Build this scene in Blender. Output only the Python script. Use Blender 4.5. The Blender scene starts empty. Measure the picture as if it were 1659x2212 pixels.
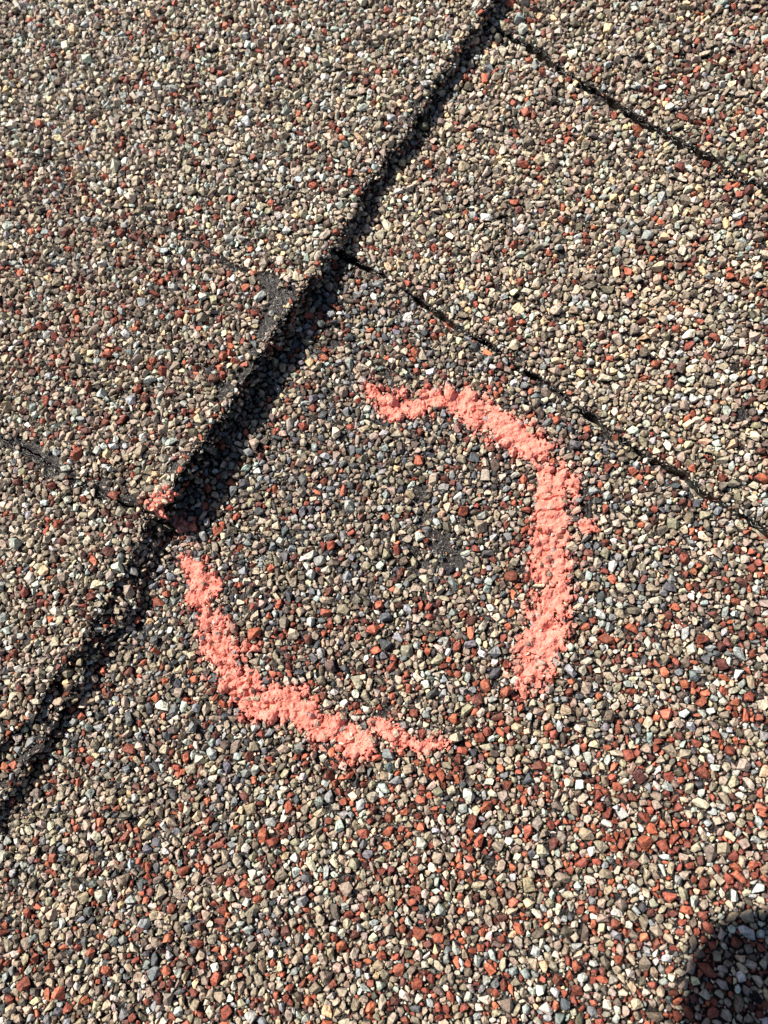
import bpy, bmesh, math
import numpy as np
from mathutils import Vector, Matrix

MM = 0.001
sc = bpy.context.scene

# ------------------------------------------------------------------ camera
W, H = 1659.0, 2212.0
TX, TY = 0.499, 0.499 * 4 / 3
DIST = 140.0
C = np.array([math.tan(math.radians(8)), -math.tan(math.radians(15)), 1.0])
C = C / np.linalg.norm(C) * DIST
FWD = -C / np.linalg.norm(C)
RIGHT = np.cross(FWD, [0, 1, 0]); RIGHT /= np.linalg.norm(RIGHT)
UP = np.cross(RIGHT, FWD)


def ray(px, py):
    return FWD + RIGHT * ((px - W / 2) / (W / 2) * TX) - UP * ((py - H / 2) / (H / 2) * TY)


def spot(px, py, z=0.0):
    d = ray(px, py)
    return C + d * ((z - C[2]) / d[2])


def seen_at(P):
    d = P - C
    f = d @ FWD
    return (d @ RIGHT) / f / TX * W / 2 + W / 2, H / 2 - (d @ UP) / f / TY * H / 2, f


cam_data = bpy.data.cameras.new("camera")
cam = bpy.data.objects.new("camera", cam_data)
sc.collection.objects.link(cam)
cam.matrix_world = Matrix(((RIGHT[0], UP[0], -FWD[0], C[0] * MM), (RIGHT[1], UP[1], -FWD[1], C[1] * MM),
                           (RIGHT[2], UP[2], -FWD[2], C[2] * MM), (0, 0, 0, 1)))
cam_data.sensor_fit = 'HORIZONTAL'
cam_data.angle = 2 * math.atan(TX)
cam_data.clip_start = 0.002
cam_data.clip_end = 50
cam_data.dof.use_dof = True
cam_data.dof.focus_distance = 0.136
cam_data.dof.aperture_fstop = 45.0
sc.camera = cam

# ------------------------------------------------------------------ sun and sky
elev = math.radians(47)
to_sun = np.array([-.84 * math.cos(elev), .5426 * math.cos(elev), math.sin(elev)])
world = bpy.data.worlds.new("World")
sc.world = world
world.use_nodes = True
wn = world.node_tree
sky = wn.nodes.new('ShaderNodeTexSky')
sky.sky_type = 'NISHITA'
sky.sun_disc = False
sky.sun_elevation = elev
sky.sun_rotation = math.atan2(to_sun[0], to_sun[1])
wn.links.new(sky.outputs[0], wn.nodes['Background'].inputs[0])
wn.nodes['Background'].inputs[1].default_value = 0.05
sd = bpy.data.lights.new("sun", 'SUN')
sd.energy = 5.0
sd.angle = math.radians(0.53)
sd.color = (1.0, 0.935, 0.83)
sun = bpy.data.objects.new("sun", sd)
sun.rotation_euler = Vector(to_sun).to_track_quat('Z', 'Y').to_euler()
sc.collection.objects.link(sun)
sc.view_settings.view_transform = 'Standard'
sc.view_settings.look = 'None'
sc.view_settings.exposure = 0.88
sc.view_settings.gamma = 1.0
sc.view_settings.use_curve_mapping = False
sc.cycles.max_bounces = 6
sc.cycles.diffuse_bounces = 3

rng = np.random.default_rng(11)


# ------------------------------------------------------------------ noise
def _h(ix, iy, seed):
    n = (ix.astype(np.int64) * 374761393 + iy.astype(np.int64) * 668265263 + seed * 982451653) & 0xffffffff
    n = ((n ^ (n >> 13)) * 1274126177) & 0xffffffff
    return ((n ^ (n >> 16)) & 0xffff) / 65535.0


def vnoise(x, y, size, seed=0):
    x = np.asarray(x, float) / size; y = np.asarray(y, float) / size
    ix = np.floor(x); iy = np.floor(y)
    fx = x - ix; fy = y - iy
    fx = fx * fx * (3 - 2 * fx); fy = fy * fy * (3 - 2 * fy)
    a = _h(ix, iy, seed); b = _h(ix + 1, iy, seed); c = _h(ix, iy + 1, seed); d = _h(ix + 1, iy + 1, seed)
    return (a * (1 - fx) + b * fx) * (1 - fy) + (c * (1 - fx) + d * fx) * fy


def fbm(x, y, size, seed=0, octaves=3):
    s = 0; t = 0; w = 1.0
    for k in range(octaves):
        s = s + w * vnoise(x, y, size / 2 ** k, seed + k * 17); t += w; w *= .55
    return s / t


# ------------------------------------------------------------------ roof frame: a runs down the slope, b along the butt edge
PTOP = spot(1065, 0, 3.6); PBOT = spot(4, 1620, 3.6)
EV = (PTOP - PBOT)[:2]; EV /= np.linalg.norm(EV)
NV = np.array([EV[1], -EV[0]])


def ab(P):
    P = np.asarray(P)
    return P[..., :2] @ NV, P[..., :2] @ EV


def xy(a, b):
    return a * NV[0] + b * EV[0], a * NV[1] + b * EV[1]


def curve_of_b(pts, z):
    L = sorted((ab(spot(p[0], p[1], z if len(p) < 3 else p[2]))[::-1] for p in pts), key=lambda q: q[0])
    B = np.array([q[0] for q in L]); A = np.array([q[1] for q in L])
    return lambda b: np.interp(b, B, A)


def curve_of_a(pts, z):
    L = sorted((ab(spot(p[0], p[1], z)) for p in pts), key=lambda q: q[0])
    A = np.array([q[0] for q in L]); B = np.array([q[1] for q in L])
    sl = (B[-1] - B[0]) / (A[-1] - A[0])

    def f(a):
        a = np.asarray(a, float)
        return np.interp(a, A, B) + np.where(a < A[0], (a - A[0]) * sl, 0) + np.where(a > A[-1], (a - A[-1]) * sl, 0)
    return f


Z1, Z2, Z3, ZU, ZB, ZC = 4.2, 6.0, 4.4, 2.7, 0.55, 0.95
EDGE_PTS = [(1065, 0, Z1), (1045, 30, Z1), (995, 100, Z1), (975, 140, Z1), (935, 190, Z1), (905, 240, Z1), (875, 295, Z1),
            (830, 347, Z1), (800, 395, Z1), (770, 455, Z1), (740, 500, Z1), (715, 540, Z1), (692, 585, Z1), (660, 622, Z2),
            (637, 650, Z2), (617, 685, Z2), (582, 737, Z2), (550, 782, Z2), (525, 837, Z2), (482, 892, Z2 + .5), (460, 927, Z2 + .9),
            (435, 962, Z2 + 1.4), (400, 1007, Z2 + 1.8), (382, 1040, Z2 + 1.8), (367, 1077, Z2 + 1.4), (342, 1104, Z2 + .6), (322, 1128, Z3 + .3),
            (295, 1187, Z3), (270, 1237, Z3), (240, 1277, Z3), (220, 1327, Z3), (195, 1362, Z3), (175, 1397, Z3),
            (150, 1430, Z3), (123, 1456, Z3), (107, 1491, Z3), (85, 1529, Z3), (66, 1558, Z3), (30, 1588, Z3), (0, 1624, Z3)]
_E = curve_of_b(EDGE_PTS, Z1)
_EU = curve_of_b([(345, 1140), (312, 1221), (301, 1263), (285, 1300), (262, 1344), (220, 1383), (194, 1432), (163, 1476),
                  (151, 1509), (123, 1545), (103, 1583), (89, 1610), (69, 1640), (44, 1680), (22, 1712), (0, 1735)], ZU)


def E(b):
    b = np.asarray(b, float)
    return _E(b) + (vnoise(b, b * 0, .8, 3) - .5) * .7 + (vnoise(b, b * 0, 2.3, 4) - .5) * .9


def EU(b):
    b = np.asarray(b, float)
    return _EU(b) + (vnoise(b, b * 0, .9, 5) - .5) * .8 + (vnoise(b, b * 0, 3.1, 6) - .5) * 1.0


def wob(a, seed, amp):
    return (vnoise(a, a * 0, 1.1, seed) - .5) * amp + (vnoise(a, a * 0, 4.2, seed + 1) - .5) * amp


_S1 = curve_of_a([(740, 556), (800, 588), (855, 620), (905, 660), (995, 720), (1055, 747), (1110, 792), (1180, 837), (1225, 867),
                  (1280, 912), (1350, 957), (1395, 992), (1455, 1027), (1530, 1077), (1600, 1122), (1659, 1162)], 0.8)
_S2 = curve_of_a([(1045, 52), (1070, 66), (1150, 115), (1255, 185), (1330, 235), (1380, 270), (1465, 310), (1530, 350), (1605, 395), (1659, 425)], 1.0)
_TA = curve_of_a([(40, 322), (111, 358), (230, 425), (349, 497), (428, 528), (528, 588), (640, 602), (692, 600)], Z1)
_TB = curve_of_a([(0, 941), (30, 960), (65, 975), (104, 1003), (130, 1020), (208, 1064), (255, 1086), (301, 1100), (333, 1118)], Z3)


def S1lo(a): return _S1(a) + wob(a, 21, .8)
def S1hi(a): return _S1(a) + .7 + .8 * vnoise(a, a * 0, 6.0, 31) ** 2 + wob(a, 23, .7)
def S2lo(a): return _S2(a) + wob(a, 25, .8)
def S2hi(a): return _S2(a) + .75 + 1.0 * vnoise(a, a * 0, 5.0, 33) ** 2 + wob(a, 27, .7)
def TAl(a): return _TA(a) - .1 + wob(a, 41, .6)
def TAh(a): return _TA(a) + .1 + wob(a, 41, .6)
def TBl(a): return _TB(a) - .2 + wob(a, 43, .6)
def TBh(a): return _TB(a) + .2 + wob(a, 43, .6)


CURL_B = float(ab(spot(392, 1028, 7.5))[1])
PIT = [spot(946, 1185), spot(915, 1100), spot(905, 1210), spot(975, 1215)]


def swell(x, y):
    return (fbm(x, y, 14, 90, 3) - .5) * .8


def H_low(x, y):
    a = x * NV[0] + y * NV[1]; b = x * EV[0] + y * EV[1]
    lev = np.where(b < _S1(a) + .2, 0.0, np.where(b < _S2(a) + .2, ZB, ZC))
    pit = 0
    for p, r, d in zip(PIT, (4.5, 2.2, 2.0, 2.0), (.45, .35, .5, .35)):
        pit = pit + d * np.exp(-((x - p[0]) ** 2 + (y - p[1]) ** 2) / r ** 2)
    return lev + swell(x, y) - pit


def H_up(x, y):
    a = x * NV[0] + y * NV[1]; b = x * EV[0] + y * EV[1]
    ka = np.clip((b - _TA(a)) / 2.4 + .5, 0, 1); kb = np.clip((b - _TB(a)) / 2.0 + .5, 0, 1)
    lev = Z3 + (Z2 - Z3) * kb + (Z1 - Z2) * ka
    curl = 1.9 * np.exp(-((b - CURL_B) / 10.0) ** 2) * np.exp(-np.clip(_E(b) - a, 0, None) / 9.0) * kb
    lev = lev + curl
    fall = np.clip((_E(b) - a) / 60.0, 0, 1) * (lev - Z1)          # the doubled tab thins away from its butt edge
    return lev - fall * .6 + swell(x + 40, y) * .8


def H_strip(x, y):
    return ZU + (fbm(x, y, 5, 97, 2) - .5) * .8


# ------------------------------------------------------------------ materials
def mat_new(name):
    m = bpy.data.materials.new(name); m.use_nodes = True
    nt = m.node_tree
    return m, nt, nt.nodes['Principled BSDF']


def N(nt, t, **k):
    n = nt.nodes.new(t)
    for a_, v in k.items():
        setattr(n, a_, v)
    return n


def stone_material(name, single):
    m, nt, p = mat_new(name)
    if single:
        src = N(nt, 'ShaderNodeObjectInfo').outputs['Color']
    else:
        at = N(nt, 'ShaderNodeAttribute'); at.attribute_name = 'stone'
        src = at.outputs['Color']
    geo = N(nt, 'ShaderNodeNewGeometry')
    n1 = N(nt, 'ShaderNodeTexNoise'); n1.inputs['Scale'].default_value = 2300; n1.inputs['Detail'].default_value = 4
    n2 = N(nt, 'ShaderNodeTexNoise'); n2.inputs['Scale'].default_value = 900; n2.inputs['Detail'].default_value = 3
    nt.links.new(geo.outputs['Position'], n1.inputs['Vector']); nt.links.new(geo.outputs['Position'], n2.inputs['Vector'])
    mr = N(nt, 'ShaderNodeMapRange'); mr.inputs[1].default_value = .3; mr.inputs[2].default_value = .7
    mr.inputs[3].default_value = .55; mr.inputs[4].default_value = 1.38
    nt.links.new(n1.outputs['Fac'], mr.inputs[0])
    mul = N(nt, 'ShaderNodeVectorMath', operation='SCALE')
    nt.links.new(src, mul.inputs[0]); nt.links.new(mr.outputs[0], mul.inputs['Scale'])
    nt.links.new(mul.outputs[0], p.inputs['Base Color'])
    p.inputs['Roughness'].default_value = .62
    p.inputs['Specular IOR Level'].default_value = .4
    b1 = N(nt, 'ShaderNodeBump'); b1.inputs['Strength'].default_value = .8; b1.inputs['Distance'].default_value = .00028
    b2 = N(nt, 'ShaderNodeBump'); b2.inputs['Strength'].default_value = .8; b2.inputs['Distance'].default_value = .00035
    nt.links.new(n2.outputs['Fac'], b2.inputs['Height'])
    nt.links.new(n1.outputs['Fac'], b1.inputs['Height'])
    nt.links.new(b2.outputs[0], b1.inputs['Normal']); nt.links.new(b1.outputs[0], p.inputs['Normal'])
    return m


M_STONE = stone_material("mineral_granule", False)
M_SINGLE = stone_material("mineral_granule_single", True)


def granule_pattern(nt, geo_out):
    vo = N(nt, 'ShaderNodeTexVoronoi'); vo.inputs['Scale'].default_value = 720
    nt.links.new(geo_out, vo.inputs['Vector'])
    sep = N(nt, 'ShaderNodeSeparateColor'); nt.links.new(vo.outputs['Color'], sep.inputs[0])
    cr = N(nt, 'ShaderNodeValToRGB'); cr.color_ramp.interpolation = 'CONSTANT'
    cols = [(0, (.25, .215, .16)), (.35, (.15, .13, .1)), (.5, (.36, .32, .25)), (.62, (.25, .06, .035)), (.78, (.5, .55, .5)), (.9, (.1, .11, .13)), (.95, (.65, .46, .25))]
    e = cr.color_ramp.elements
    e[0].position, e[0].color = cols[0][0], (*cols[0][1], 1)
    e[1].position, e[1].color = cols[1][0], (*cols[1][1], 1)
    for pos, c in cols[2:]:
        k = e.new(pos); k.color = (*c, 1)
    nt.links.new(sep.outputs[0], cr.inputs[0])
    return vo, cr


def asphalt_material():
    m, nt, p = mat_new("bare_asphalt")
    geo = N(nt, 'ShaderNodeNewGeometry')
    vo, cr = granule_pattern(nt, geo.outputs['Position'])
    at = N(nt, 'ShaderNodeAttribute'); at.attribute_name = 'outer'
    n0 = N(nt, 'ShaderNodeTexNoise'); n0.inputs['Scale'].default_value = 1500; n0.inputs['Detail'].default_value = 4
    nt.links.new(geo.outputs['Position'], n0.inputs['Vector'])
    c0 = N(nt, 'ShaderNodeValToRGB')
    c0.color_ramp.elements[0].position = .35; c0.color_ramp.elements[0].color = (.006, .005, .005, 1)
    c0.color_ramp.elements[1].position = .75; c0.color_ramp.elements[1].color = (.036, .027, .024, 1)
    nt.links.new(n0.outputs['Fac'], c0.inputs[0])
    mx = N(nt, 'ShaderNodeMix', data_type='RGBA')
    nt.links.new(at.outputs['Fac'], mx.inputs['Factor'])
    nt.links.new(c0.outputs[0], mx.inputs['A']); nt.links.new(cr.outputs[0], mx.inputs['B'])
    nt.links.new(mx.outputs['Result'], p.inputs['Base Color'])
    p.inputs['Roughness'].default_value = .38
    p.inputs['Specular IOR Level'].default_value = .28
    bp = N(nt, 'ShaderNodeBump'); bp.inputs['Strength'].default_value = 1; bp.inputs['Distance'].default_value = .0006
    nt.links.new(n0.outputs['Fac'], bp.inputs['Height'])
    nt.links.new(bp.outputs[0], p.inputs['Normal'])
    return m


def field_material():
    m, nt, p = mat_new("granule_field")
    geo = N(nt, 'ShaderNodeNewGeometry')
    vo, cr = granule_pattern(nt, geo.outputs['Position'])
    nt.links.new(cr.outputs[0], p.inputs['Base Color'])
    p.inputs['Roughness'].default_value = .7
    bp = N(nt, 'ShaderNodeBump'); bp.invert = True; bp.inputs['Distance'].default_value = .001
    nt.links.new(vo.outputs['Distance'], bp.inputs['Height']); nt.links.new(bp.outputs[0], p.inputs['Normal'])
    return m


M_ASPH = asphalt_material()
M_FIELD = field_material()


def chalk_material():
    m, nt, p = mat_new("coral_chalk")
    geo = N(nt, 'ShaderNodeNewGeometry')
    n1 = N(nt, 'ShaderNodeTexNoise'); n1.inputs['Scale'].default_value = 700; n1.inputs['Detail'].default_value = 5
    nt.links.new(geo.outputs['Position'], n1.inputs['Vector'])
    c0 = N(nt, 'ShaderNodeValToRGB')
    c0.color_ramp.elements[0].position = .32; c0.color_ramp.elements[0].color = (.60, .18, .135, 1)
    c0.color_ramp.elements[1].position = .6; c0.color_ramp.elements[1].color = (.76, .285, .225, 1)
    nt.links.new(n1.outputs['Fac'], c0.inputs[0]); nt.links.new(c0.outputs[0], p.inputs['Base Color'])
    p.inputs['Roughness'].default_value = .95; p.inputs['Specular IOR Level'].default_value = .1
    n2 = N(nt, 'ShaderNodeTexNoise'); n2.inputs['Scale'].default_value = 3000; n2.inputs['Detail'].default_value = 5
    nt.links.new(geo.outputs['Position'], n2.inputs['Vector'])
    bp = N(nt, 'ShaderNodeBump'); bp.inputs['Strength'].default_value = .9; bp.inputs['Distance'].default_value = .0003
    nt.links.new(n2.outputs['Fac'], bp.inputs['Height']); nt.links.new(bp.outputs[0], p.inputs['Normal'])
    return m


M_CHALK = chalk_material()


def plain(name, col, rough, metal=0.0, spec=.5):
    m, nt, p = mat_new(name)
    nz = N(nt, 'ShaderNodeTexNoise'); nz.inputs['Scale'].default_value = 400
    mx = N(nt, 'ShaderNodeMix', data_type='RGBA'); mx.inputs['A'].default_value = (*col, 1)
    mx.inputs['B'].default_value = (*[c * .8 for c in col], 1)
    nt.links.new(nz.outputs['Fac'], mx.inputs['Factor']); nt.links.new(mx.outputs['Result'], p.inputs['Base Color'])
    p.inputs['Roughness'].default_value = rough; p.inputs['Metallic'].default_value = metal
    p.inputs['Specular IOR Level'].default_value = spec
    return m


M_FIBRE = plain("glass_fibre", (.62, .62, .58), .3)
M_CASTER = plain("caster_glass", (.02, .02, .025), .2)
M_METAL = plain("caster_rim", (.35, .35, .36), .3, 1.0)
M_LENS = plain("lens_glass", (.01, .01, .015), .08)


# ------------------------------------------------------------------ mesh helpers
def mesh_np(name, V, F, mat, parent=None, k=None, attrs=()):
    """V (n,3) in mm, F (m,k) indices."""
    me = bpy.data.meshes.new(name)
    V = np.ascontiguousarray(V * MM, dtype=np.float32); F = np.ascontiguousarray(F, dtype=np.int32)
    m, kk = F.shape
    me.vertices.add(len(V)); me.vertices.foreach_set('co', V.ravel())
    me.loops.add(m * kk); me.loops.foreach_set('vertex_index', F.ravel())
    me.polygons.add(m); me.polygons.foreach_set('loop_start', np.arange(m, dtype=np.int32) * kk)
    me.polygons.foreach_set('loop_total', np.full(m, kk, dtype=np.int32))
    for an, typ, arr in attrs:
        at = me.attributes.new(an, typ, 'POINT')
        at.data.foreach_set('color' if typ == 'FLOAT_COLOR' else 'value', np.ascontiguousarray(arr, dtype=np.float32).ravel())
    me.materials.append(mat)
    me.update(calc_edges=True)
    me.shade_flat()
    o = bpy.data.objects.new(name, me)
    sc.collection.objects.link(o)
    o.parent = parent
    return o


def thing(name, label, cat, group=None):
    o = bpy.data.objects.new(name, None); sc.collection.objects.link(o)
    o.empty_display_size = .01
    o['label'] = label; o['category'] = cat
    if group: o['group'] = group
    return o


AREA = [spot(*q) for q in ((-90, -90), (W + 90, -90), (W + 90, H + 90), (-90, H + 90))]


def shown(x, y, z=0.0, m=75):
    P = np.stack([x, y, np.broadcast_to(z, np.shape(x))], -1)
    px, py, f = seen_at(P)
    return (px > -m) & (px < W + m) & (py > -m) & (py < H + m)


def spread(lo, hi, step, far):
    """fine spacing between lo and hi, coarse out to far beyond both"""
    a_ = np.arange(lo, hi + step, step)
    return a_


def mat_sheet(name, parent, fa, fb0, fb1, Hf, a_vals, n_b, zbot, under=0.0, rough=.25):
    """a slab: a = fa(b) - a_vals (rows), b between fb0(a) and fb1(a)"""
    t = np.linspace(0, 1, n_b)
    Tt, Aa = np.meshgrid(t, a_vals)
    b = np.full(Tt.shape, 0.0)
    a = np.zeros_like(b)
    b = fb0(a * 0) * (1 - Tt) + fb1(a * 0) * Tt
    for _ in range(6):
        a = fa(b) - Aa
        b = fb0(a) * (1 - Tt) + fb1(a) * Tt
    x, y = xy(a, b)
    z = Hf(x, y)
    ni, nj = x.shape
    idx = np.arange(ni * nj).reshape(ni, nj)
    V = [np.stack([x.ravel(), y.ravel(), z.ravel()], 1)]
    F = [np.stack([idx[:-1, :-1].ravel(), idx[1:, :-1].ravel(), idx[1:, 1:].ravel(), idx[:-1, 1:].ravel()], 1)]
    loop = np.concatenate([idx[0, :], idx[1:, -1], idx[-1, -2::-1], idx[-2:0:-1, 0]])
    top = V[0][loop]
    prev = loop; n0 = ni * nj
    cx, cy = top[:, 0].mean(), top[:, 1].mean()
    nxt = np.roll(top[:, :2], -1, 0) - np.roll(top[:, :2], 1, 0)
    nrm = np.stack([nxt[:, 1], -nxt[:, 0]], 1); nrm /= np.linalg.norm(nrm, axis=1)[:, None] + 1e-9
    area = np.sum(top[:, 0] * np.roll(top[:, 1], -1) - np.roll(top[:, 0], -1) * top[:, 1])
    if area < 0: nrm = -nrm
    rows = 5
    for r in range(1, rows + 1):
        f = r / rows
        zz = top[:, 2] * (1 - f) + zbot * f
        off = (vnoise(np.arange(len(loop)) * 1.0, np.full(len(loop), r * 3.3), 1.7, 77) - .35) * .8 * (rough if r < rows else .2) - .15 * f - under * (top[:, 2] - zbot) * f ** .7
        V.append(np.stack([top[:, 0] + nrm[:, 0] * off, top[:, 1] + nrm[:, 1] * off, zz], 1))
        cur = np.arange(len(loop)) + n0
        F.append(np.stack([prev, np.roll(prev, -1), np.roll(cur, -1), cur], 1))
        prev = cur; n0 += len(loop)
    V = np.concatenate(V); F = np.concatenate(F)
    if area > 0: F = F[:, ::-1]
    outer = 1.0 - shown(V[:, 0], V[:, 1], V[:, 2], 70).astype(float)
    o = mesh_np(name, V, F, M_ASPH, parent, attrs=[('outer', 'FLOAT', outer)])
    return o


# ------------------------------------------------------------------ stone templates
def make_templates(n, npts, seed):
    r = np.random.default_rng(seed); out = []
    while len(out) < n:
        p = r.normal(size=(npts, 3)); p /= np.linalg.norm(p, axis=1)[:, None]
        p = np.sign(p) * np.abs(p) ** r.uniform(.7, 1.1)
        p /= np.abs(p).max(0)
        p *= r.uniform(.72, 1.0, size=(npts, 1))
        bm = bmesh.new()
        vs = [bm.verts.new(q) for q in p]
        res = bmesh.ops.convex_hull(bm, input=vs)
        dead = [v for v in bm.verts if not v.link_faces]
        bmesh.ops.delete(bm, geom=dead, context='VERTS')
        bmesh.ops.triangulate(bm, faces=bm.faces[:])
        bmesh.ops.recalc_face_normals(bm, faces=bm.faces[:])
        bm.verts.index_update()
        out.append((np.array([v.co[:] for v in bm.verts]), np.array([[v.index for v in f.verts] for f in bm.faces])))
        bm.free()
    return out


T_BIG = make_templates(40, 16, 1)
T_MID = make_templates(30, 13, 2)
T_SML = make_templates(20, 9, 3)
TEMPL = T_BIG + T_MID + T_SML

# ------------------------------------------------------------------ packing on a raster
RES = 0.1
XS = [p[0] for p in AREA]; YS = [p[1] for p in AREA]
X0, X1, Y0, Y1 = min(XS) - 1, max(XS) + 1, min(YS) - 1, max(YS) + 1
NX, NY = int((X1 - X0) / RES), int((Y1 - Y0) / RES)
GX = X0 + (np.arange(NX) + .5) * RES; GY = Y0 + (np.arange(NY) + .5) * RES


def ellipse(ra, rb, th):
    n = int(math.ceil(ra / RES))
    yy, xx = np.mgrid[-n:n + 1, -n:n + 1] * RES
    u = xx * math.cos(th) + yy * math.sin(th); v = -xx * math.sin(th) + yy * math.cos(th)
    return (u / ra) ** 2 + (v / rb) ** 2 <= 1.0, n


# radius, number per mm2, aspect range
CLASSES = [(1.15, .012), (.95, .05), (.78, .14), (.63, .28), (.50, .50), (.39, .85), (.30, 1.4), (.22, 2.0)]
NTH = 12


def pack(free, thin=None, seed=5, classes=CLASSES):
    """free: (NY,NX) bool of where stones may lie. thin(x,y)->probability a stone is refused."""
    r = np.random.default_rng(seed)
    occ = ~free
    area = free.sum() * RES * RES
    out = []
    for ci, (rad, dens) in enumerate(classes):
        target = int(dens * area)
        masks = []
        for asp in (1.05, 1.35, 1.75):
            for t in range(NTH):
                th = math.pi * t / NTH
                ra = rad * math.sqrt(asp); rb = rad / math.sqrt(asp)
                mk, n = ellipse(ra * .90, rb * .90, th)
                masks.append((mk, n, ra, rb, th))
        got = 0
        for rnd in range(5):
            # centres where a box of the small radius is free
            q = max(1, int(rad * .48 / RES))
            S = np.zeros((NY + 1, NX + 1), np.int32); S[1:, 1:] = np.cumsum(np.cumsum(occ, 0, dtype=np.int32), 1)
            ok = np.zeros((NY, NX), bool)
            ok[q:NY - q, q:NX - q] = (S[2 * q + 1:, 2 * q + 1:] - S[:-2 * q - 1, 2 * q + 1:] - S[2 * q + 1:, :-2 * q - 1] + S[:-2 * q - 1, :-2 * q - 1]) == 0
            cand = np.flatnonzero(ok)
            if not len(cand): break
            n_try = min(len(cand), max(2000, int((target - got) * 1.7)))
            pick = cand[r.integers(0, len(cand), n_try)]
            mi = r.integers(0, len(masks), n_try)
            py = pick // NX; pxx = pick % NX
            for k in range(n_try):
                mk, n, ra, rb, th = masks[mi[k]]
                iy = py[k]; ix = pxx[k]
                if iy < n or ix < n or iy >= NY - n or ix >= NX - n: continue
                w = occ[iy - n:iy + n + 1, ix - n:ix + n + 1]
                if (w & mk).any(): continue
                w |= mk
                out.append((GX[ix], GY[iy], ra, rb, th, ci))
                got += 1
                if got >= target: break
            if got >= target: break
    out = np.array(out)
    if thin is not None:
        pr = thin(out[:, 0], out[:, 1])
        out = out[r.random(len(out)) > pr]
    return out


PXY = np.meshgrid(GX, GY)


def seg_field(px, py, chain, joined=True):
    """largest (radius - distance)/radius style field for capsules in picture units; chain of (x,y,r)"""
    best = np.full(np.shape(px), -1e9)
    pairs = zip(chain[:-1], chain[1:]) if joined else ((c, c) for c in chain)
    for (x0, y0, r0), (x1, y1, r1) in pairs:
        dx, dy = x1 - x0, y1 - y0
        L = dx * dx + dy * dy
        t = np.clip(((px - x0) * dx + (py - y0) * dy) / L, 0, 1) if L else 0
        d = np.hypot(px - x0 - t * dx, py - y0 - t * dy)
        rr = r0 + (r1 - r0) * t
        best = np.maximum(best, (rr - d))
    return best


BARE_UP = [[(575, 603, 16), (612, 640, 25), (603, 665, 22), (592, 700, 22), (575, 722, 14), (556, 742, 9)], [(552, 765, 8), (546, 785, 9)],
           [(537, 803, 9), (515, 832, 15), (482, 866, 12)], [(0, 943, 17), (30, 955, 15), (65, 972, 14), (104, 1000, 17), (135, 1018, 15), (150, 1030, 6)],
           [(162, 1043, 6), (208, 1062, 6), (255, 1082, 8), (301, 1094, 14), (335, 1098, 12)], [(363, 1032, 6), (393, 1018, 8)],
           [(40, 322, 4), (111, 358, 5), (135, 376, 4)], [(300, 470, 3), (349, 495, 6), (397, 503, 9), (430, 528, 8), (468, 556, 6), (528, 588, 10)],
           [(905, 220, 5), (885, 250, 6)]]
BARE_LOW = [[(912, 1062, 14), (900, 1095, 20), (912, 1130, 14)], [(895, 1190, 16), (903, 1225, 24)], [(925, 1145, 16), (948, 1185, 30), (985, 1225, 22)],
            [(957, 1280, 9), (965, 1296, 6)], [(1180, 840, 9), (1215, 862, 12)], [(1340, 955, 9), (1372, 975, 10)],
            [(1100, 85, 10), (1150, 110, 9)], [(1250, 185, 8), (1290, 210, 16), (1330, 236, 10)], [(1360, 262, 9), (1400, 275, 12)]]


def thinner(chains, z, lo, hi):
    def f(x, y):
        P = np.stack([x, y, np.full(np.shape(x), z)], -1)
        px, py, _ = seen_at(P)
        v = np.zeros(np.shape(x))
        for c in chains:
            s = seg_field(px, py, c)
            s = s + (vnoise(px, py, 12, 8) - .5) * 14
            v = np.maximum(v, np.clip(s / 5 + .3, 0, 1) * hi)
        return np.maximum(v, lo)
    return f


gx, gy = PXY
ga, gb = gx * NV[0] + gy * NV[1], gx * EV[0] + gy * EV[1]
inside = shown(gx, gy, 0.0, 70)
inside_up = shown(gx, gy, 5.0, 75)
e_b = E(gb)
low_side = inside & (ga > np.maximum(e_b, np.where(gb < ab(spot(345, 1140, ZU))[1], EU(gb), -1e9)) - 5.0)
s1l, s1h, s2l, s2h = S1lo(ga) + .1, S1hi(ga) + .0, S2lo(ga) + .1, S2hi(ga) + .0
freeA = low_side & (gb < s1l)
freeB = low_side & (gb > s1h) & (gb < s2l)
freeC = low_side & (gb > s2h)
freeL = inside_up & (ga < e_b - .1)
bu0 = ab(spot(345, 1140, ZU))[1]
freeS = inside & (gb < bu0) & (ga < EU(gb) - .3) & (ga > e_b - 1.0)
del s1l, s1h, s2l, s2h

stones = {}
low = pack(freeA | freeB | freeC, thinner(BARE_LOW, 0.3, .01, .60), 5)
ja = np.clip(((low[:, 0] - X0) / RES).astype(int), 0, NX - 1); jb = np.clip(((low[:, 1] - Y0) / RES).astype(int), 0, NY - 1)
stones['A'] = low[freeA[jb, ja]]; stones['B'] = low[freeB[jb, ja]]; stones['C'] = low[freeC[jb, ja]]
stones['L'] = pack(freeL, thinner(BARE_UP, 4.5, .01, .93), 6)
stones['S'] = pack(freeS, lambda x, y: np.full(x.shape, .12), 7)
del gx, gy, ga, gb, PXY

# ------------------------------------------------------------------ stone colours (real albedo)
KIND = np.array([(.335, .268, .200), (.50, .42, .325), (.150, .118, .090), (.44, .46, .41), (.32, .335, .32), (.68, .47, .29),
                 (.235, .064, .040), (.38, .11, .062), (.14, .050, .038), (.085, .088, .094), (.20, .205, .21), (.58, .55, .49)])
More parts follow.
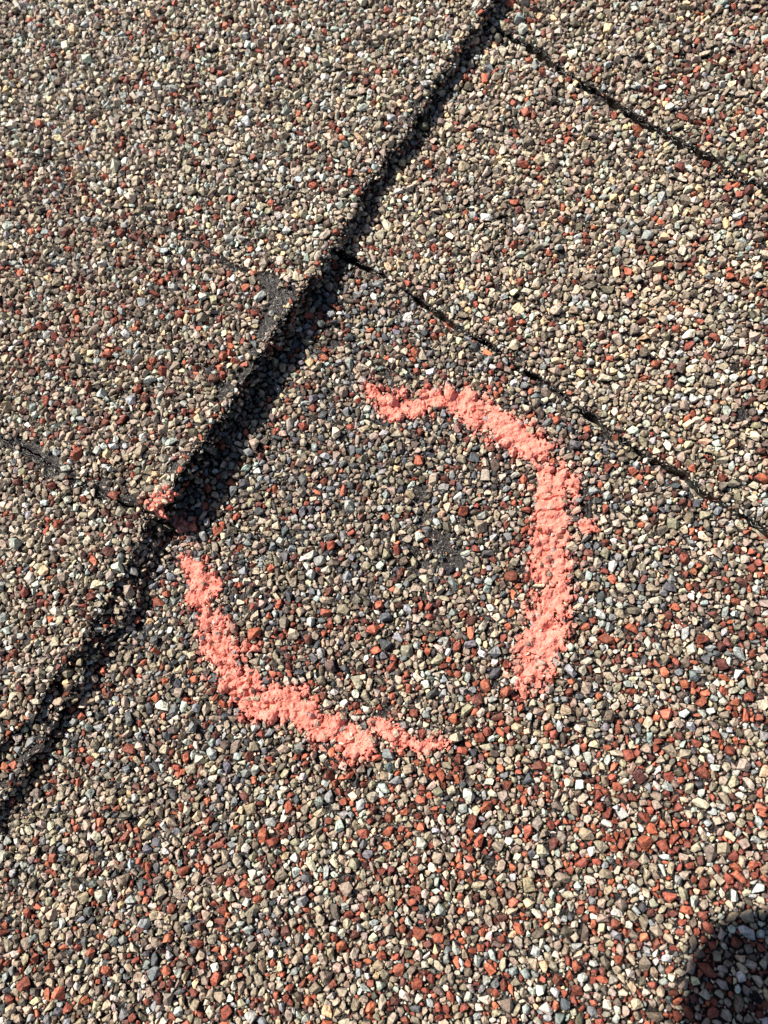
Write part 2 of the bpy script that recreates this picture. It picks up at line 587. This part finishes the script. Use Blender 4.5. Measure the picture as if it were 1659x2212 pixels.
#                taupe lite dark mint gblu crea red  brig maro slat blgr whit
WTS = {'Ltop': (.36, .17, .14, .12, .05, .045, .04, .01, .04, .00, .00, .04),
       'Lmid': (.40, .10, .18, .05, .03, .025, .09, .05, .09, .00, .00, .02),
       'Lbot': (.44, .15, .12, .05, .03, .020, .08, .04, .04, .01, .01, .02),
       'Atop': (.38, .09, .16, .03, .05, .006, .05, .03, .04, .11, .09, .01),
       'Abot': (.40, .14, .07, .07, .04, .015, .13, .09, .05, .01, .02, .02),
       'Aleft': (.44, .13, .10, .03, .04, .010, .06, .04, .03, .05, .06, .01),
       'B': (.42, .20, .12, .06, .03, .070, .04, .03, .03, .00, .00, .02),
       'C': (.40, .14, .18, .06, .05, .050, .04, .02, .05, .00, .00, .02),
       'S': (.44, .12, .16, .04, .04, .030, .05, .03, .05, .02, .03, .02)}
WTS = {k: np.array(v) / sum(v) for k, v in WTS.items()}

CH_TOP = [(793, 834, 7), (812, 850, 18), (832, 868, 26), (862, 872, 28), (892, 878, 22), (912, 872, 24), (938, 862, 20), (965, 862, 24), (995, 868, 30), (1025, 885, 40),
          (1052, 905, 38), (1085, 925, 34), (1118, 948, 38), (1150, 968, 26), (1180, 968, 16)]
CH_TOP2 = [(1000, 850, 16), (1050, 852, 12)]
CH_RIGHT = [(1218, 1018, 20), (1212, 1045, 36), (1190, 1040, 34), (1192, 1075, 42), (1193, 1105, 38), (1200, 1135, 42), (1190, 1165, 40), (1187, 1195, 46), (1192, 1225, 48),
            (1212, 1255, 36), (1212, 1285, 36), (1190, 1300, 40), (1165, 1325, 34), (1180, 1355, 42), (1170, 1390, 46), (1158, 1425, 46), (1145, 1458, 34), (1148, 1485, 14)]
CH_RIGHT2 = [(1240, 1130, 14), (1268, 1135, 10)]
CH_LEFT = [(402, 1205, 12), (425, 1228, 26), (436, 1262, 32), (438, 1296, 32), (440, 1328, 18), (462, 1355, 32), (470, 1390, 38), (475, 1422, 32), (492, 1452, 32),
           (520, 1482, 40), (548, 1512, 44), (590, 1520, 46), (632, 1525, 40), (662, 1555, 34), (688, 1590, 28), (712, 1562, 18), (742, 1580, 36), (762, 1618, 30),
           (785, 1628, 20), (790, 1590, 16), (815, 1575, 20), (845, 1575, 20), (868, 1602, 22), (905, 1612, 20), (945, 1606, 15)]
CH_LEFT2 = [(535, 1392, 4), (548, 1396, 6), (556, 1398, 3)]


def chalk_field(px, py, chains, seed=0):
    v = np.full(np.shape(px), -1e9)
    for c in chains:
        v = np.maximum(v, seg_field(px, py, c))
    v = v + (fbm(px, py, 26, 200 + seed, 4) - .5) * 58 + (fbm(px, py, 8, 230 + seed, 2) - .5) * 16
    return v


ALL_CH = [CH_TOP, CH_TOP2, CH_RIGHT, CH_RIGHT2, CH_LEFT, CH_LEFT2]


def build_stones(key, s, Hf):
    n = len(s)
    x, y, ra, rb, th, ci = s.T
    z0 = Hf(x, y)
    px, py, f = seen_at(np.stack([x, y, z0], 1))
    pick = np.zeros(n, int)
    u = rng.random(n)
    fld = fbm(x, y, 9, 300, 2)
    if key == 'L':
        k = np.clip((py / H - .35) * 3 + (fld - .5), 0, 1)
        w = WTS['Ltop'][None] * (1 - k[:, None]) + WTS['Lbot'][None] * k[:, None]
        w[:, 1] += .08 * (1 - k)
        bl = ab(np.stack([x, y], 1))
        on_tab = ((bl[1] < _TA(bl[0])) & (bl[1] > _TB(bl[0])))[:, None] * .75
        w = w * (1 - on_tab) + WTS['Lmid'][None] * on_tab
    elif key == 'A':
        k = np.clip((py - 1150 + (px - 830) * .5) / 700 + (fld - .5), 0, 1)
        g = np.clip((500 - px) / 300, 0, 1) * np.clip((py - 1100) / 300, 0, 1)
        w = WTS['Atop'][None] * (1 - k[:, None]) + WTS['Abot'][None] * k[:, None]
        w = w * (1 - g[:, None]) + WTS['Aleft'][None] * g[:, None]
    else:
        w = np.repeat(WTS[key][None], n, 0)
    # reds cluster a little
    w = w.copy()
    cl = .45 + 1.5 * fbm(x, y, 5, 310, 2) ** 1.5
    w[:, 6:9] *= cl[:, None] * 1.1
    w /= w.sum(1)[:, None]
    cum = np.cumsum(w, 1)
    pick = (u[:, None] > cum).sum(1).clip(0, 11)
    col = KIND[pick] * rng.lognormal(0, .20, (n, 1)) * rng.normal(1, .045, (n, 3)).clip(.85, 1.15)
    if key == 'A':   # chalk dust rubbed onto stones beside the marks
        cf = chalk_field(px, py, ALL_CH)
        d = np.clip((cf + 22) / 20, 0, 1) * (rng.random(n) < .45) * rng.uniform(.1, .75, n)
        col = col * (1 - d[:, None]) + np.array([.62, .22, .17]) * d[:, None]
    col = col.clip(.01, .8)
    # shape
    hz = np.minimum(rb, ra) * rng.uniform(.75, 1.15, n)
    lift = rng.uniform(.25, 1.0, n) * hz + (rng.random(n) < .12) * (ci > 2) * rng.uniform(.2, .6, n)
    zc = z0 + lift
    tx = rng.normal(0, .42, n); ty = rng.normal(0, .42, n)
    grow = 1.08
    tid = np.where(ci <= 3, rng.integers(0, 40, n), np.where(ci <= 5, 40 + rng.integers(0, 30, n), 70 + rng.integers(0, 20, n)))
    ct, st = np.cos(th), np.sin(th); cx_, sx_ = np.cos(tx), np.sin(tx); cy_, sy_ = np.cos(ty), np.sin(ty)
    Rz = np.zeros((n, 3, 3)); Rz[:, 0, 0] = ct; Rz[:, 0, 1] = -st; Rz[:, 1, 0] = st; Rz[:, 1, 1] = ct; Rz[:, 2, 2] = 1
    Rx = np.zeros((n, 3, 3)); Rx[:, 0, 0] = 1; Rx[:, 1, 1] = cx_; Rx[:, 1, 2] = -sx_; Rx[:, 2, 1] = sx_; Rx[:, 2, 2] = cx_
    Ry = np.zeros((n, 3, 3)); Ry[:, 1, 1] = 1; Ry[:, 0, 0] = cy_; Ry[:, 0, 2] = sy_; Ry[:, 2, 0] = -sy_; Ry[:, 2, 2] = cy_
    R = Rx @ Ry @ Rz
    S = np.stack([ra * grow, rb * grow, hz], 1)
    big = ra * rb / f ** 2 * ((px > 10) & (px < W - 10) & (py > 10) & (py < H - 10))
    if key in 'ABCL':
        big = np.where(key == 'A', big, big)
    return dict(x=x, y=y, z=zc, S=S, R=R, tid=tid, col=col, big=big, px=px, py=py, top=zc + hz, ra=ra, rb=rb, th=th)


def join_stones(name, D, sel, parent):
    Vs, Fs, Cs = [], [], []
    n0 = 0
    for t, (tv, tf) in enumerate(TEMPL):
        m = np.flatnonzero(sel & (D['tid'] == t))
        if not len(m): continue
        P = tv[None] * D['S'][m][:, None, :]
        P = np.einsum('nij,nvj->nvi', D['R'][m], P)
        P = P + np.stack([D['x'][m], D['y'][m], D['z'][m]], 1)[:, None, :]
        nv = len(tv)
        Vs.append(P.reshape(-1, 3))
        Fs.append((tf[None] + (n0 + np.arange(len(m)) * nv)[:, None, None]).reshape(-1, 3))
        c = np.ones((len(m), nv, 4)); c[:, :, :3] = D['col'][m][:, None, :] * rng.uniform(.88, 1.12, (len(m), nv, 1))
        Cs.append(c.reshape(-1, 4)); n0 += len(m) * nv
    o = mesh_np(name, np.concatenate(Vs), np.concatenate(Fs), M_STONE, parent, attrs=[('stone', 'FLOAT_COLOR', np.concatenate(Cs))])
    o['kind'] = 'stuff'
    return o


TEMPL_ME = {}


def single_mesh(t):
    if t not in TEMPL_ME:
        tv, tf = TEMPL[t]
        me = bpy.data.meshes.new("granule"); me.from_pydata((tv * MM).tolist(), [], tf.tolist())
        me.materials.append(M_SINGLE); me.shade_flat(); TEMPL_ME[t] = me
    return TEMPL_ME[t]


def stones_of(root, key, Hf, count=300):
    D = build_stones(key, stones[key], Hf)
    order = np.argsort(-D['big'])[:count]
    sel = np.ones(len(D['x']), bool)
    if count:
        sel[order] = False
        for i in order:
            o = bpy.data.objects.new("granule", single_mesh(int(D['tid'][i])))
            M = np.eye(4); M[:3, :3] = D['R'][i] * D['S'][i][None, :]
            M[:3, 3] = np.array([D['x'][i], D['y'][i], D['z'][i]]) * MM
            sc.collection.objects.link(o)
            o.parent = root
            o.matrix_local = Matrix(M.tolist())
            o.color = (*D['col'][i], 1)
    join_stones("granule_layer", D, sel, root)
    return D


def fibres(root, pts, n, nrm=None, seed=1, length=(.5, 1.6), lean=.9):
    """thin glass hairs standing out of bare asphalt; pts (k,3)"""
    r = np.random.default_rng(seed)
    P = pts[r.integers(0, len(pts), n)] + r.normal(0, .25, (n, 3)) * [1, 1, .3]
    D = r.normal(0, 1, (n, 3)); D[:, 2] = np.abs(D[:, 2]) * lean * .6
    if nrm is not None: D[:, :2] += nrm * .5
    D /= np.linalg.norm(D, axis=1)[:, None]
    L = r.uniform(*length, n)[:, None]
    bend = r.normal(0, .12, (n, 3)) * L
    side = np.cross(D, r.normal(0, 1, (n, 3))); side /= np.linalg.norm(side, axis=1)[:, None]
    s2 = np.cross(D, side)
    Vs = []
    for q, w in ((0, .022), (.5, .02), (1.0, .012)):
        c = P + D * L * q + bend * (q * q)
        for k in range(3):
            an = k * 2.0944
            Vs.append(c + (side * math.cos(an) + s2 * math.sin(an)) * w)
    V = np.stack(Vs, 1).reshape(-1, 3)
    f = []
    for q in (0, 3):
        for k in range(3):
            f.append((q + k, q + (k + 1) % 3, q + 3 + (k + 1) % 3, q + 3 + k))
    F = (np.array(f)[None] + (np.arange(n) * 9)[:, None, None]).reshape(-1, 4)
    o = mesh_np("glass_fibres", V, F, M_FIBRE, root)
    o['kind'] = 'stuff'


# ------------------------------------------------------------------ large structure
deck = mesh_np("roof_slope", np.array([(-2500, -2500, -2.8), (2500, -2500, -2.8), (2500, 2500, -2.8), (-2500, 2500, -2.8)], float), np.array([[0, 1, 2, 3]]), M_FIELD,
               attrs=())
deck['kind'] = 'structure'

G = "asphalt shingles of this roof"
L = thing("roof_shingle", "upper left asphalt shingle whose dark ragged butt edge casts the long shadow", "shingle", G)
A = thing("roof_shingle", "lower asphalt shingle that carries the coral chalk circle and has slate blue and red granules", "shingle", G)
Bq = thing("roof_shingle", "middle cream flecked shingle strip between the two thin dark slanting seams", "shingle", G)
Cq = thing("roof_shingle", "taupe shingle in the top right corner above the uppermost thin seam", "shingle", G)

far_a = np.array([150, 120, 110.])
fine = np.arange(0, 150, .7)
rows_up = np.concatenate([fine, [160, 190, 260]])


def const(v): return lambda a: np.full(np.shape(a), float(v))


b_top = max(ab(p)[1] for p in AREA) + 60; b_bot = min(ab(p)[1] for p in AREA) - 60
mat_sheet("tab", L, E, TAh, const(b_top), H_up, rows_up, 190, .9, .45, .6)
o = mat_sheet("tab", L, E, TBh, TAl, H_up, rows_up, 130, .9, .45, .6); o['label'] = "doubled tab with bare asphalt at its corners"
mat_sheet("tab", L, E, const(b_bot), TBl, H_up, rows_up, 190, .9, .45, .6)
mat_sheet("under_ply", L, EU, const(b_bot), const(bu0), H_strip, np.concatenate([np.arange(0, 8, .5), [12, 20]]), 200, .6, .5, .5)
AL = max(ab(p)[0] for p in AREA) + 60


def EA(b): return np.full(np.shape(b), AL)


rows_lo = AL - np.concatenate([[-80, -70], np.arange(-62, AL - 60, .8), [AL - 30, AL]])[::-1]
mat_sheet("asphalt_mat", A, EA, const(b_bot), S1lo, H_low, rows_lo, 260, -2.6)
mat_sheet("asphalt_mat", Bq, EA, S1hi, S2lo, H_low, rows_lo, 110, -2.6)
mat_sheet("asphalt_mat", Cq, EA, S2hi, const(b_top), H_low, rows_lo, 120, -2.6)

DL = stones_of(L, 'L', H_up)
DA = stones_of(A, 'A', H_low)
stones_of(Bq, 'B', H_low)
stones_of(Cq, 'C', H_low)
DS = build_stones('S', stones['S'], H_strip)
up = [o for o in L.children if o.name.startswith("under_ply")][0]
o = join_stones("granule_layer", DS, np.ones(len(DS['x']), bool), up)


# stones and hairs along the cut edges
def edge_bits(root, fun, b0, b1, zf, zbot, n, seed, key='S'):
    r = np.random.default_rng(seed)
    b = r.uniform(b0, b1, n); a = fun(b) + r.uniform(-.2, .35, n)
    x, y = xy(a, b)
    ok = shown(x, y, 2.0, 60); x, y = x[ok], y[ok]; n = len(x)
    z = zbot + (zf(x, y) - .3 - zbot) * r.random(n)
    rad = r.uniform(.25, .6, n)
    ci = np.full(n, 6.)
    s = np.stack([x, y, rad * 1.2, rad * .85, r.uniform(0, 3.14, n), ci], 1)
    D = build_stones(key, s, lambda p, q: z)
    join_stones("granule_layer", D, np.ones(n, bool), root)
    return np.stack([x, y, z], 1)


edge_bits(L, E, b_bot + 50, b_top - 50, H_up, 1.0, 900, 60)
edge_bits(up, EU, b_bot + 50, bu0, H_strip, .7, 420, 61)

bb = rng.uniform(b_bot + 40, b_top - 40, 300)
aa = E(bb); ex, ey = xy(aa, bb); k_ = shown(ex, ey, 3.0, 30)
ep = np.stack([ex, ey, H_up(ex, ey) - rng.random(len(ex)) ** 2 * 2.5], 1)[k_]
bare_pts = []
for ch in BARE_UP:
    for (x0, y0, r0), (x1, y1, r1) in zip(ch[:-1], ch[1:]):
        for q in range(40):
            t = rng.random(); an = rng.random() * 6.28; rr = (r0 + (r1 - r0) * t) * rng.random() ** .5
            p = spot(x0 + (x1 - x0) * t + math.cos(an) * rr, y0 + (y1 - y0) * t + math.sin(an) * rr, 4.6)
            a_, b_ = ab(p)
            if a_ < E(b_): bare_pts.append((p[0], p[1], float(H_up(p[0], p[1])) + .02))
fibres(L, np.concatenate([ep, np.array(bare_pts)]), 700, NV, 3, (.3, 1.0))
bare2 = []
for ch in BARE_LOW:
    for (x0, y0, r0), (x1, y1, r1) in zip(ch[:-1], ch[1:]):
        for q in range(30):
            t = rng.random(); an = rng.random() * 6.28; rr = (r0 + (r1 - r0) * t) * rng.random() ** .5
            p = spot(x0 + (x1 - x0) * t + math.cos(an) * rr, y0 + (y1 - y0) * t + math.sin(an) * rr, .3)
            bare2.append((p[0], p[1], float(H_low(p[0], p[1])) + .05))
bare2 = np.array(bare2)
fibres(A, bare2[:5 * 30], 200, None, 4, (.25, .6))
a_s = rng.uniform(-40, AL - 20, 900); b_s = np.where(rng.random(900) < .4, S1hi(a_s), S2hi(a_s))
sx, sy = xy(a_s, b_s); kk = shown(sx, sy, 0.5, 20) & (a_s > _E(b_s) + 1)
fibres(Cq, np.stack([sx, sy, H_low(sx, sy) - .3], 1)[kk], 500, None, 6, (.3, .9))


# ------------------------------------------------------------------ chalk crusts over the stones
def blur(Z, n):
    for _ in range(n):
        Z = (Z + np.roll(Z, 1, 0) + np.roll(Z, -1, 0)) / 3
        Z = (Z + np.roll(Z, 1, 1) + np.roll(Z, -1, 1)) / 3
    return Z


def chalk(chains, label, D, Hf, base_z, seed, dz=.05, thr=.0, gap_depth=1.0):
    cr = .13
    pts = [(c[0] + sx_ * (c[2] + 30), c[1] + sy_ * (c[2] + 30)) for ch in chains for c in ch for sx_ in (-1, 1) for sy_ in (-1, 1)]
    P = np.array([spot(p[0], p[1], base_z) for p in pts])
    x0, x1, y0, y1 = P[:, 0].min(), P[:, 0].max(), P[:, 1].min(), P[:, 1].max()
    nx, ny = int((x1 - x0) / cr) + 1, int((y1 - y0) / cr) + 1
    X, Y = np.meshgrid(x0 + np.arange(nx) * cr, y0 + np.arange(ny) * cr)
    Z = Hf(X, Y)
    Z0 = Z.copy()
    m = np.flatnonzero((D['x'] > x0 - 1) & (D['x'] < x1 + 1) & (D['y'] > y0 - 1) & (D['y'] < y1 + 1))
    for i in m:
        ra, rb, th = D['ra'][i], D['rb'][i], D['th'][i]
        ix, iy = (D['x'][i] - x0) / cr, (D['y'][i] - y0) / cr
        n = int(ra * 1.1 / cr) + 1
        i0, i1, j0, j1 = max(0, int(ix) - n), min(nx, int(ix) + n + 2), max(0, int(iy) - n), min(ny, int(iy) + n + 2)
        if i0 >= i1 or j0 >= j1: continue
        xx = X[j0:j1, i0:i1] - D['x'][i]; yy = Y[j0:j1, i0:i1] - D['y'][i]
        u = xx * math.cos(th) + yy * math.sin(th); v = -xx * math.sin(th) + yy * math.cos(th)
        q = 1 - (u / (ra * 1.08)) ** 2 - (v / (rb * 1.08)) ** 2
        hz = D['top'][i] - D['z'][i]
        zz = np.where(q > 0, D['z'][i] + hz * .92 * np.clip(q, 0, 1) ** .35, -9)
        np.maximum(Z[j0:j1, i0:i1], zz, out=Z[j0:j1, i0:i1])
    px, py, _ = seen_at(np.stack([X, Y, Z0 + .8], -1))
    f = chalk_field(px, py, chains, seed)
    smooth = blur(Z, 3); wide = blur(Z, 30)
    rel = Z - wide
    f = f + np.clip(rel, -1.0, .5) * 18 + (vnoise(px, py, 4, 250 + seed) - .5) * 20 - 1
    lump = (fbm(X, Y, 1.6, 400 + seed, 3) - .5) * .55 + (vnoise(X + Y * .3, Y, .32, 420 + seed) - .5) * .22 - .5 * np.clip(.10 - np.abs(fbm(X, Y, 2.2, 460 + seed, 3) - .5), 0, 1) / .1 * (vnoise(X, Y, 3, 470) > .45)
    broad = blur(Z, 7)
    top = smooth * .30 + broad * .70 + .10 + dz + lump
    top = top - np.clip((.25 - (fbm(X, Y, 1.7, 440 + seed, 2))), 0, 1) * 1.6
    keep = f > thr
    edge = np.clip(f / 6, 0, 1)
    top = top * edge + (Z - .12) * (1 - edge)
    fc = keep[:-1, :-1] & keep[1:, :-1] & keep[1:, 1:] & keep[:-1, 1:]
    # one ring of skirt
    g = np.zeros_like(fc); g |= fc
    g[1:] |= fc[:-1]; g[:-1] |= fc[1:]; g[:, 1:] |= fc[:, :-1]; g[:, :-1] |= fc[:, 1:]
    used = np.zeros_like(keep); used[:-1, :-1] |= fc; used[1:, :-1] |= fc; used[1:, 1:] |= fc; used[:-1, 1:] |= fc
    top = np.where(used, top, top - .8)
    idx = np.arange(nx * ny).reshape(ny, nx)
    F = np.stack([idx[:-1, :-1][g], idx[:-1, 1:][g], idx[1:, 1:][g], idx[1:, :-1][g]], 1)
    u_, inv = np.unique(F, return_inverse=True)
    jx = X.ravel()[u_] + (rng.random(len(u_)) - .5) * .06; jy = Y.ravel()[u_] + (rng.random(len(u_)) - .5) * .06
    V = np.stack([jx, jy, top.ravel()[u_]], 1)
    o = mesh_np("chalk_mark", V, inv.reshape(-1, 4), M_CHALK)
    o.data.shade_flat()
    o['label'] = label; o['category'] = "chalk mark"; o['group'] = "coral chalk marks drawn on the shingles"
    return o


chalk([CH_TOP, CH_TOP2], "coral chalk arc crossing the top of the circle, just below the slanting seam", DA, H_low, .8, 1)
chalk([CH_RIGHT, CH_RIGHT2], "coral chalk arc running down the right side of the circle, upright and widest", DA, H_low, .8, 2)
chalk([CH_LEFT, CH_LEFT2], "long coral chalk arc curving from beside the shadow round the bottom left of the circle", DA, H_low, .8, 3)
chalk([[(360, 1064, 5), (348, 1078, 8), (341, 1094, 5)]], "small coral chalk smear on the lit corner of the upper shingle tab", DL, H_up, 5.3, 4, thr=-13)
chalk([[(380, 1123, 2), (391, 1128, 5), (396, 1134, 2)]], "tiny coral chalk smear lying in the shadow beside the upper shingle tab", DA, H_low, .8, 5, thr=-11)


# ------------------------------------------------------------------ unseen device of guessed form, added to throw the corner shadow
def corner_pt(px, py):
    """where the sun ray through a shadow point meets the plane of the phone's back"""
    p = spot(px, py, .8)
    t = ((C - FWD * 2.5 - p) @ FWD) / (to_sun @ FWD)
    q = p + to_sun * t - C
    return q @ RIGHT, q @ UP


sh = [(1474, 2212), (1470, 2157), (1487, 2099), (1512, 2045), (1554, 2003), (1595, 1986), (1659, 1974)]
Q = [corner_pt(*s) for s in sh]
left_x = min(q[0] for q in Q) - 1.0; top_y = max(q[1] for q in Q) + 2.0
PW, PL, PT = 14.0 - left_x, 190.0, 7.0
rad_c = 10.0
caster = thing("shadow_caster", "unseen dark slab added over the roof to cast the rounded corner shadow at bottom right", "shadow_caster")


def to_world(u, v, w):
    return C + RIGHT * u + UP * v - FWD * (2.5 + w)


def slab(name, x0, x1, y0, y1, rc, w0, w1, mat, parent, seg=8):
    out = []
    for cx_, cy_, a0 in ((x1 - rc, y1 - rc, 0), (x0 + rc, y1 - rc, 90), (x0 + rc, y0 + rc, 180), (x1 - rc, y0 + rc, 270)):
        for k in range(seg + 1):
            an = math.radians(a0 + 90 * k / seg); out.append((cx_ + rc * math.cos(an), cy_ + rc * math.sin(an)))
    n = len(out); ccx, ccy = (x0 + x1) / 2, (y0 + y1) / 2
    bm = bmesh.new(); rings = []
    bev = min(.8, (w1 - w0) / 3)
    for w, ins in ((w0, bev), (w0 + bev, 0), (w1 - bev, 0), (w1, bev)):
        ring = []
        for (u, v) in out:
            du, dv = u - ccx, v - ccy; l = math.hypot(du, dv)
            ring.append(bm.verts.new(to_world(u - du / l * ins, v - dv / l * ins, w) * MM))
        rings.append(ring)
    for r0, r1 in zip(rings[:-1], rings[1:]):
        for k in range(n): bm.faces.new((r0[k], r0[(k + 1) % n], r1[(k + 1) % n], r1[k]))
    bm.faces.new(rings[0][::-1]); bm.faces.new(rings[-1])
    bmesh.ops.recalc_face_normals(bm, faces=bm.faces[:])
    me = bpy.data.meshes.new(name); bm.to_mesh(me); bm.free(); me.materials.append(mat)
    o = bpy.data.objects.new(name, me); sc.collection.objects.link(o); o.parent = parent
    return o


slab("caster_body", left_x, left_x + PW, top_y - PL, top_y, rad_c, 0, PT, M_METAL, caster)
slab("back_glass", left_x + 1.5, left_x + PW - 1.5, top_y - PL + 1.5, top_y - 1.5, rad_c - 1.5, -.25, .1, M_CASTER, caster)
slab("screen", left_x + 1.5, left_x + PW - 1.5, top_y - PL + 1.5, top_y - 1.5, rad_c - 1.5, PT - .1, PT + .25, M_CASTER, caster)
cxp, cyp = -4.0, -4.0
bump = slab("camera_plate", cxp - 12, cxp + 12, cyp - 12, cyp + 12, 7, -1.0, .3, M_CASTER, caster)
for (u, v) in ((0, 0), (-8, -8)):
    slab("lens", u - 3.5, u + 3.5, v - 3.5, v + 3.5, 3.49, -1.8, -.5, M_LENS, bump)
print("stones", {k: len(v) for k, v in stones.items()}, "elev", math.degrees(elev), "left_x", left_x, "top_y", top_y,
      "tris", sum(len(o.data.loops) - 2 * len(o.data.polygons) for o in sc.objects if o.type == 'MESH' and not o.name.startswith('granule.')))
